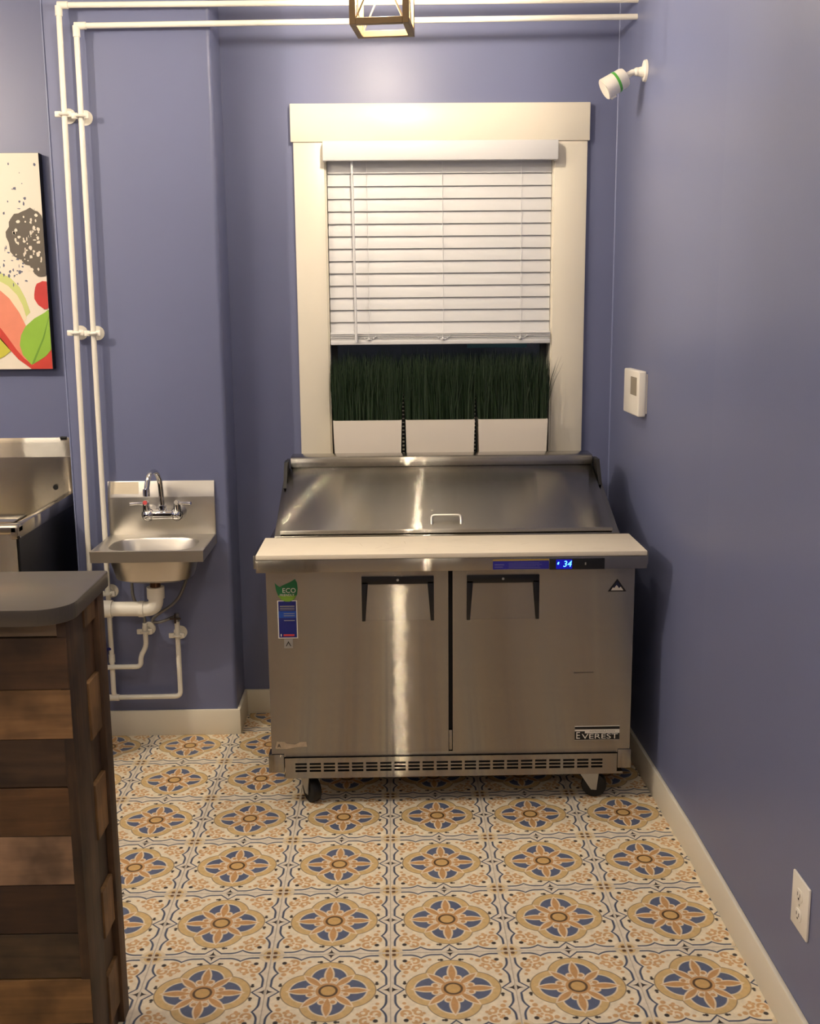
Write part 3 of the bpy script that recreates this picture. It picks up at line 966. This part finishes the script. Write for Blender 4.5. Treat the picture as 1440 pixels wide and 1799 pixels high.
ringsdef.append([(x, y, SZ) for x, y in (rectpt(k, SX0 + 0.004, SX1 - 0.004, SY0 + 0.004, PY - 0.008) for k in range(N))])
ringsdef.append([(x, y, SZ - 0.003) for x, y in (rectpt(k, SX0 + 0.02, SX1 - 0.02, SY0 + 0.018, PY - 0.02) for k in range(N))])
for ax, ay, dz in ((0.157, 0.112, 0.006), (0.152, 0.108, 0.012), (0.147, 0.102, 0.06), (0.132, 0.088, 0.118), (0.10, 0.06, 0.130), (0.025, 0.02, 0.134)):
    ringsdef.append([sup(k, ax, ay) + (SZ - dz,) for k in range(N)])
bs = MB()
V = [v for ring_ in ringsdef for v in ring_]
F = []
for i in range(len(ringsdef) - 1):
    for k in range(N):
        F.append((i * N + k, i * N + (k + 1) % N, (i + 1) * N + (k + 1) % N, (i + 1) * N + k))
F.append(tuple((len(ringsdef) - 1) * N + k for k in range(N)))
bs.faces(V, F)
# outer skin of bowl
V2, F2 = [], []
outer = ((0.159, 0.114, 0.012), (0.152, 0.107, 0.065), (0.136, 0.093, 0.122), (0.10, 0.06, 0.136), (0.02, 0.02, 0.138))
for ax, ay, dz in outer:
    V2 += [sup(k, ax, ay) + (SZ - dz,) for k in range(N)]
for i in range(len(outer) - 1):
    for k in range(N):
        F2.append((i * N + k, (i + 1) * N + k, (i + 1) * N + (k + 1) % N, i * N + (k + 1) % N))
F2.append(tuple((len(outer) - 1) * N + k for k in range(N))[::-1])
bs.faces(V2, F2)
bs.build('basin', SINKST, hs)
MB().prism([(PY - 0.001, SZ - 0.04), (PY - 0.014, SZ - 0.04), (PY - 0.014, 0.944), (PY - 0.004, 1.004), (PY - 0.001, 1.004)], 'x', SX0, SX1, bev=0.0015).build('backsplash', SINKST, hs)
nt_ = MB().prism([(PY - 0.0128, 0.957), (PY - 0.0054, 1.001), (PY - 0.0046, 1.001), (PY - 0.012, 0.957)], 'x', SX0 + 0.012, SX0 + 0.115).build('care_label', mat('paper', (226, 214, 190), rough=0.8), hs)
nt_['label'] = 'cream paper label on upper left of backsplash'
MB().cyl((sc_x, sc_y, SZ - 0.139), (sc_x, sc_y, SZ - 0.132), 0.028, n=20).build('drain_flange', CHROME, hs)

# faucet on the backsplash
fc = MB()
fx, fz = -0.985, 0.888
fc.box(fx - 0.052, fx + 0.052, 1.562, PY - 0.012, fz - 0.019, fz + 0.016, bev=0.012, seg=3)
for s in (-1, 1):
    fc.cyl((fx + s * 0.052, PY - 0.013, fz), (fx + s * 0.052, 1.572, fz), 0.029, 0.024, n=20)
    fc.sphere((fx + s * 0.052, 1.572, fz), 0.022, n=14)
fc.cyl((fx, 1.59, fz - 0.012), (fx, 1.585, fz + 0.034), 0.020, 0.014, n=18)
fau = fc.build('faucet', CHROME, hs)
MB().tube(fillet([(fx, 1.585, fz + 0.025), (fx - 0.005, 1.58, 1.018), (fx - 0.012, 1.55, 1.056), (fx - 0.024, 1.49, 1.052), (fx - 0.030, 1.472, 1.0), (fx - 0.031, 1.470, 0.985)], 0.03, 6), [0.0095] * 0 or 0.0095, 14).cyl((fx - 0.031, 1.470, 1.0), (fx - 0.031, 1.469, 0.975), 0.0125, n=14).build('spout', CHROME, fau)
for s in (-1, 1):
    hx = fx + s * 0.057
    h = MB()
    h.cyl((hx, 1.572, fz + 0.008), (hx, 1.566, fz + 0.040), 0.015, 0.013, n=16)
    h.sphere((hx, 1.566, fz + 0.042), 0.0135, n=12)
    h.tube([(hx, 1.566, fz + 0.042), (hx + s * 0.025, 1.555, fz + 0.046), (hx + s * 0.055, 1.545, fz + 0.046)], [0.007, 0.005, 0.0065], 10)
    ho = h.build('handle', CHROME, fau)
    MB().cyl((hx, 1.5585, fz + 0.047), (hx, 1.552, fz + 0.049), 0.008, n=12).build('index_button', STK['red'] if s < 0 else CHROME, fau)

# ------------------------------------------------------------------ underbar ice bin at the left
ib = thing('underbar_sink', (-1.9, 1.5, 0.0), 'stainless steel underbar sink with tall backsplash left of the chase', 'sink')
IX0, IX1 = -2.5, -1.377
MB().prism([(1.838, 0.70), (1.838, 1.072), (1.848, 1.126), (1.852, 1.146), (1.858, 1.146), (1.858, 0.70)], 'x', IX0, IX1, bev=0.001).build('backsplash', BINST, ib, uv=True)
rm = MB()
rm.box(IX0, IX1, 1.168, 1.222, 0.900, 0.934, bev=0.010, seg=3)
rm.prism([(1.168, 0.885), (1.168, 0.930), (1.84, 0.936), (1.84, 0.885)], 'x', IX1 - 0.03, IX1, bev=0.006)
rm.build('rim', BINST, ib, uv=True)
MB().box(IX0 + 0.02, IX1 - 0.045, 1.236, 1.40, 0.918, 0.930, bev=0.003).build('cover_plate', BINST, ib, uv=True)
bw = MB()
bw.box(IX0 + 0.01, IX1 - 0.03, 1.22, 1.838, 0.70, 0.71)
bw.box(IX0 + 0.01, IX1 - 0.03, 1.215, 1.222, 0.70, 0.905)
bw.box(IX1 - 0.034, IX1 - 0.028, 1.22, 1.838, 0.70, 0.90)
bw.build('bowl', BINST, ib, uv=True)
MB().box(IX0, IX1 - 0.012, 1.178, 1.186, 0.30, 0.902).build('apron', BINST, ib, uv=True)
MB().box(IX1 - 0.010, IX1 - 0.004, 1.18, 1.84, 0.30, 0.886).build('side_panel', mat('shaded_steel', (60, 60, 62), rough=0.35, metal=0.9), ib)  # side away from the light: its shade is put into darker steel
for x in (IX0 + 0.03, IX1 - 0.03):
    for y in (1.20, 1.80):
        MB().cyl((x, y, 0.0), (x, y, 0.32), 0.02, n=16).build('leg', GALV, ib)
MB().cyl((-1.376, 1.169, 0.893), (-1.376, 1.164, 0.893), 0.006, n=10).build('rivet', CHROME, ib)
MB().cyl((-1.452, 1.8385, 0.952), (-1.452, 1.834, 0.952), 0.010, n=16).build('overflow_hole', DARK, ib)
MB().box(-1.425, -1.40, 1.842, 1.856, 1.140, 1.150, bev=0.002).build('clip', BLACK, ib)

# ------------------------------------------------------------------ bar counter clad in reclaimed planks
bc = thing('bar_counter', (-1.6, -0.18, 0.0), 'bar counter clad in mixed reclaimed wood planks with grey laminate top', 'counter')
CX, CYF, CYB = -0.783, -0.300, -0.055
top_pts = [(-2.6, -0.035), (-0.775, -0.035)] + [tuple(v)[:2] for v in arc((-0.775, -0.047, 0), (1, 0, 0), (0, 1, 0), 0.012, PI / 2, 0, 4)][1:]
top_pts += [tuple(v)[:2] for v in arc((-0.833, -0.283, 0), (1, 0, 0), (0, 1, 0), 0.070, 0, -PI / 2, 10)] + [(-2.6, -0.353)]
MB().prism(top_pts, 'z', 1.034, 1.067, bev=0.0015).build('countertop', LAM, bc)
MB().box(-2.58, CX - 0.02, CYF + 0.02, CYB - 0.005, 0.0, 1.034).build('carcass', mat('carcass_dark', (36, 27, 20), rough=0.8), bc)
W = [wood('plank_greybrown', (150, 128, 100)), wood('plank_dark', (96, 68, 44)), wood('plank_tan', (166, 126, 82)), wood('plank_umber', (84, 62, 44)),
     wood('plank_brown', (116, 82, 48)), wood('plank_pale', (186, 150, 118), 0.2), wood('plank_black', (70, 46, 28)), wood('plank_slate', (98, 78, 54)), wood('plank_honey', (150, 112, 66))]
zs = [1.034, 0.997, 0.888, 0.782, 0.677, 0.571, 0.461, 0.350, 0.246, 0.140, 0.034, 0.0]
for k in range(len(zs) - 1):
    prd = random.uniform(-0.003, 0.003)
    splits = [(-1.32 + random.uniform(-0.2, 0.2)), CX]
    xa = -2.58
    for xb in splits:
        mi = W[k % len(W)] if xb == CX else W[(k * 4 + 3) % len(W)]
        MB().box(xa + 0.0008, xb - 0.0008, CYF + prd, CYF + 0.02, zs[k + 1] + 0.0008, zs[k] - 0.0008, bev=0.0012, seg=1).build('plank', mi, bc)
        xa = xb
WV = [wood('stave_dark', (84, 60, 38), 0.4, 'z'), wood('stave_tan', (150, 112, 68), 0.35, 'z'), wood('stave_brown', (100, 70, 42), 0.35, 'z'), wood('stave_umber', (66, 46, 30), 0.4, 'z')]
SXF = CX
MB().box(SXF - 0.02, SXF, CYF, -0.186, 0.0, 1.034, bev=0.0015).build('corner_board', WV[0], bc)
zz, k = 1.034, 0
hts = [0.055, 0.12, 0.13, 0.10, 0.13, 0.12, 0.115, 0.09, 0.12, 0.054]
for h in hts:
    pr = (0.004 if k % 2 == 0 else -0.004)
    MB().box(SXF - 0.02, SXF + pr, -0.185, -0.104, max(0, zz - h + 0.001), zz - 0.001, bev=0.0012, seg=1).build('stave', WV[(1, 2, 1, 0, 1, 3, 1, 2, 1, 0)[k]], bc)
    zz -= h; k += 1
MB().box(SXF - 0.02, SXF + 0.010, -0.103, CYB, 0.0, 1.034, bev=0.002).build('edge_trim', WV[2], bc)

# ------------------------------------------------------------------ canvas print
cv = thing('canvas_print', (-1.82, 1.84, 1.41), 'canvas print of splashing fruit on a white ground on the back wall', 'painting')
CVX0, CVX1, CVY = -2.225, -1.424, 1.818
MB().box(CVX0, CVX1, CVY, YB - 0.004, 1.413, 2.206, bev=0.002).build('canvas', mat('canvas_dark_edge', (40, 38, 44), rough=0.8), cv)
decal('print_ground', rect(CVX0 + 0.001, CVX1 - 0.001, 1.414, 2.205), CVY - 0.0008, mat('print_cream', (240, 230, 212), rough=0.55), cv)
def art(name, pts, lvl, rgb, parent=cv, nz=0.0):
    xm = CVX1 - 0.0012
    pts = [(min(x, xm), min(max(z, 1.4145), 2.2045)) for x, z in pts]
    out = [pts[0]]
    for q in pts[1:]:
        if (Vector(q) - Vector(out[-1])).length > 1e-4:
            out.append(q)
    return decal(name, out, CVY - 0.0008 - 0.0006 * lvl, mat('art_%d_%d_%d' % rgb, rgb, rough=0.55, noise=nz, nscale=14), parent, th=0.0005)
def A(px, py):                                       # canvas print design grid
    return (CVX1 - (65 + (py - 267) * 0.084 - px) * 0.00208, 1.413 + (648 - py) * 0.00208)
def AP(l): return [A(x, y) for x, y in l]
art('melon_rind', AP([(-60, 470), (0, 474), (18, 484), (34, 500), (45, 520), (54, 545), (40, 560), (20, 545), (-10, 535), (-60, 540)]), 1, (206, 214, 132))
art('melon_pith', AP([(-60, 484), (0, 490), (14, 498), (30, 514), (40, 532), (48, 556), (38, 566), (18, 552), (-10, 540), (-60, 545)]), 2, (240, 224, 190))
art('melon_flesh', AP([(-80, 500), (0, 506), (16, 520), (34, 545), (52, 580), (64, 612), (92, 640), (97, 648), (60, 646), (36, 626), (14, 604), (-10, 580), (-80, 560)]), 3, (232, 140, 112), nz=0.15)
art('melon_edge', AP([(-10, 566), (0, 572), (14, 590), (30, 612), (44, 628), (60, 640), (97, 612), (99, 648), (58, 648), (34, 630), (12, 606), (-8, 584)]), 4, (206, 62, 48), nz=0.1)
art('lime_wedge', AP([(-60, 585), (0, 590), (12, 604), (20, 614), (8, 624), (-4, 630), (-60, 636)]), 4, (206, 200, 70))
art('leaf', AP([(97, 540), (80, 546), (62, 556), (46, 570), (38, 586), (36, 604), (42, 622), (58, 640), (72, 632), (84, 624), (95, 612), (96, 600), (94, 570)]), 5, (146, 192, 60), nz=0.12)
art('leaf_vein', AP([(58, 640), (60, 634), (78, 590), (90, 552), (91, 553), (80, 592), (63, 636)]), 6, (112, 160, 50))
art('raspberry', [(x, z) for x, z in ell(*A(80, 514), 0.040, 0.052, 22, 0.05)], 5, (200, 52, 48), nz=0.15)
bk = A(52, 412)
art('blackberry', ell(bk[0], bk[1], 0.085, 0.10, 34, 0.07) , 5, (92, 84, 74), nz=0.2)
art('blackberry', ell(bk[0] + 0.035, bk[1] - 0.07, 0.05, 0.075, 24, 0.07), 5.4, (92, 84, 74), nz=0.2)
rng = random.Random(11)
spots = MB()
for k in range(70):
    a, q = rng.uniform(0, 2 * PI), rng.uniform(0.15, 0.95)
    cx_, cz_ = bk[0] + 0.005 + 0.08 * q * math.cos(a), bk[1] - 0.02 + 0.115 * q * math.sin(a)
    if cx_ > CVX1 - 0.012:
        continue
    spots.prism(ell(cx_, cz_, rng.uniform(0.002, 0.007), rng.uniform(0.002, 0.009), 8, 0.25), 'y', CVY - 0.0044, CVY - 0.0040)
spots.build('berry_highlights', mat('print_cream', (240, 230, 212)), cv, smooth=False)['kind'] = 'stuff'
sp = MB()
for k in range(60):
    px, py = rng.uniform(-40, 48), rng.gauss(462, 22)
    if k > 44:
        px, py = rng.uniform(-30, 60), rng.uniform(285, 370)
    x, z = A(px, py)
    if x > CVX1 - 0.01:
        continue
    sp.prism(ell(x, z, rng.uniform(0.001, 0.006), rng.uniform(0.001, 0.008), 7, 0.4), 'y', CVY - 0.0015, CVY - 0.0010)
sp.build('water_splash', mat('art_splash', (96, 100, 122), rough=0.55), cv, smooth=False)['kind'] = 'stuff'

# ------------------------------------------------------------------ things on the right wall
sy = 1.46
swx = wx(sy)
sk = thing('security_camera', (swx, sy, 2.41), 'white bullet security camera with green band high on the right wall', 'camera')
MB().cyl((swx, sy, 2.408), (swx - 0.008, sy, 2.408), 0.036, 0.034, n=28).cyl((swx - 0.006, sy, 2.405), (swx - 0.026, sy, 2.405), 0.019, 0.014, n=20).build('wall_mount', WHITE, sk)
MB().sphere((swx - 0.030, sy, 2.405), 0.014, n=14).tube([(swx - 0.026, sy, 2.406), (swx - 0.045, sy, 2.403), (swx - 0.063, sy, 2.393), (swx - 0.072, sy, 2.388)], [0.010, 0.010, 0.0105, 0.010], 14).build('arm', WHITE, sk)
c0 = Vector((swx - 0.066, sy, 2.391))
ax = Vector((-0.86, -0.04, -0.50)).normalized()
L = 0.084
bpts = [(0.0, 0.022), (0.004, 0.030), (0.012, 0.0335), (L, 0.036), (L + 0.002, 0.034), (L - 0.004, 0.030)]
bo = MB().tube([c0 + ax * u for u, _ in bpts], [q for _, q in bpts], 28).build('housing', WHITE, sk)
gb = MB().tube([c0 + ax * 0.034, c0 + ax * 0.043], [0.0352, 0.0355], 28).build('green_band', mat('band_green', (84, 170, 70), rough=0.4), sk)
MB().cyl(c0 + ax * (L - 0.003), c0 + ax * (L - 0.0025), 0.026, n=24).build('lens_cover', BLACK, sk)
sd = (ax.cross(Vector((0, 0, 1)))).normalized()
dn = ax.cross(sd).normalized()
if dn.z > 0: dn = -dn
MB().tube([c0 + ax * 0.060 + dn * 0.036, c0 + ax * 0.078 + dn * 0.036], 0.006, 10).build('sensor_foot', WHITE, sk)

tz0, tz1, ty0, ty1, tx = 1.258, 1.413, 1.300, 1.530, 0.706
th = thing('thermostat', (wx(1.42), 1.42, tz0), 'white wall thermostat with small grey screen on the right wall', 'thermostat')
MB().prism([(ty0, tz0), (ty1, tz0), (ty1, tz1), (ty0, tz1)], 'x', tx, wx(ty1) - 0.001, bev=0.005, seg=3).prism([(ty0 + 0.006, tz0 + 0.01), (ty1 - 0.006, tz0 + 0.01), (ty1 - 0.006, tz1 - 0.01), (ty0 + 0.006, tz1 - 0.01)], 'x', tx + 0.01, wx(ty0)).build('case', WHITE, th)
MB().box(tx - 0.0008, tx + 0.003, 1.325, 1.418, 1.328, 1.390).build('screen', mat('lcd_grey', (150, 140, 122), rough=0.25), th)

oy0, oy1, oz0, oz1 = -0.264, -0.170, 0.274, 0.398
ot = thing('wall_outlet', (WX, -0.217, oz0), 'white duplex power outlet low on the right wall', 'outlet')
MB().box(WX - 0.0065, WX, oy0, oy1, oz0, oz1, bev=0.003, seg=2).build('cover_plate', WHITE, ot)
for zc in (0.313, 0.359):
    pts = [(-0.217 + 0.017 * math.cos(k * PI / 12) , zc + max(-0.0135, min(0.0135, 0.017 * math.sin(k * PI / 12)))) for k in range(24)]
    rc_ = MB().prism(pts, 'x', WX - 0.009, WX - 0.006, bev=0.0006).build('receptacle', WHITE, ot)
    sl = MB()
    sl.box(WX - 0.0094, WX - 0.0088, -0.2245, -0.2225, zc - 0.002, zc + 0.007).box(WX - 0.0094, WX - 0.0088, -0.2115, -0.2095, zc - 0.002, zc + 0.006)
    sl.cyl((WX - 0.0094, -0.217, zc - 0.0075), (WX - 0.0088, -0.217, zc - 0.0075), 0.0026, n=10)
    sl.build('slots', DARK, rc_)
MB().cyl((WX - 0.0072, -0.217, 0.336), (WX - 0.0062, -0.217, 0.336), 0.003, n=10).build('screw', GALV, ot)

# ------------------------------------------------------------------ pendant lanterns
def lantern(cx, cy, zb, label, rot, glow=BULB):
    t = thing('pendant_lantern', (cx, cy, zb), label, 'pendant lamp', 'open box lanterns hung from the ceiling')
    R = Matrix.Translation((cx, cy, 0)) @ Matrix.Rotation(rot, 4, 'Z')
    h, H, b = 0.086, 0.32, 0.018
    def bar(x0, x1, y0, y1, z0, z1):
        return MB().box(x0, x1, y0, y1, zb + z0, zb + z1, bev=0.001, seg=1, mtx=R)
    for sx in (-1, 1):
        for sy_ in (-1, 1):
            xa, ya = sx * h, sy_ * h
            bar(min(xa, xa - sx * b), max(xa, xa - sx * b), min(ya, ya - sy_ * b), max(ya, ya - sy_ * b), 0, H).build('post', LANT, t)
    for z in (0.0, H - b):
        for s in (-1, 1):
            a0, a1 = sorted((s * h, s * (h - b)))
            bar(-h + b, h - b, a0, a1, z, z + b).build('rail', LANT, t)
            bar(a0, a1, -h + b, h - b, z, z + b).build('rail', LANT, t)
    for s in (-1, 1):
        q = s * (h - b / 2)
        i = h - b
        for d in (-1, 1):
            MB().tube([R @ Vector((-i * d, q, zb + b)), R @ Vector((i * d, q, zb + H - b))], 0.0028, 6).build('brace', LMET, t)
            MB().tube([R @ Vector((q, -i * d, zb + b)), R @ Vector((q, i * d, zb + H - b))], 0.0028, 6).build('brace', LMET, t)
    MB().cyl((cx, cy, zb + H), (cx, cy, ZC - 0.02), 0.006, n=10).build('stem', LMET, t)
    MB().cyl((cx, cy, ZC - 0.02), (cx, cy, ZC), 0.06, n=24).build('ceiling_rose', LMET, t)
    MB().cyl((cx, cy, zb + H - 0.07), (cx, cy, zb + H), 0.018, n=16).build('bulb_holder', LMET, t)
    MB().sphere((cx, cy, zb + 0.17), 0.030, sz=1.35).build('bulb', glow, t)
lantern(-0.146, 1.020, 2.434, 'wooden box lantern pendant glowing in front of the window at the top edge', math.radians(-7))
lantern(-0.09, -3.0, 2.30, 'third wooden box lantern pendant, out of view behind the camera', math.radians(-7), BULB4)
lantern(-3.28, -3.0, 2.30, 'fourth wooden box lantern pendant, out of view in the far left corner', math.radians(5), BULB2)
lantern(-2.88, -3.2, 2.30, 'fifth wooden box lantern pendant, out of view beside the far corner', math.radians(5), BULB2)
lantern(-2.46, 0.10, 2.447, 'second wooden box lantern pendant, out of view over the sinks at left', math.radians(42), BULB3)
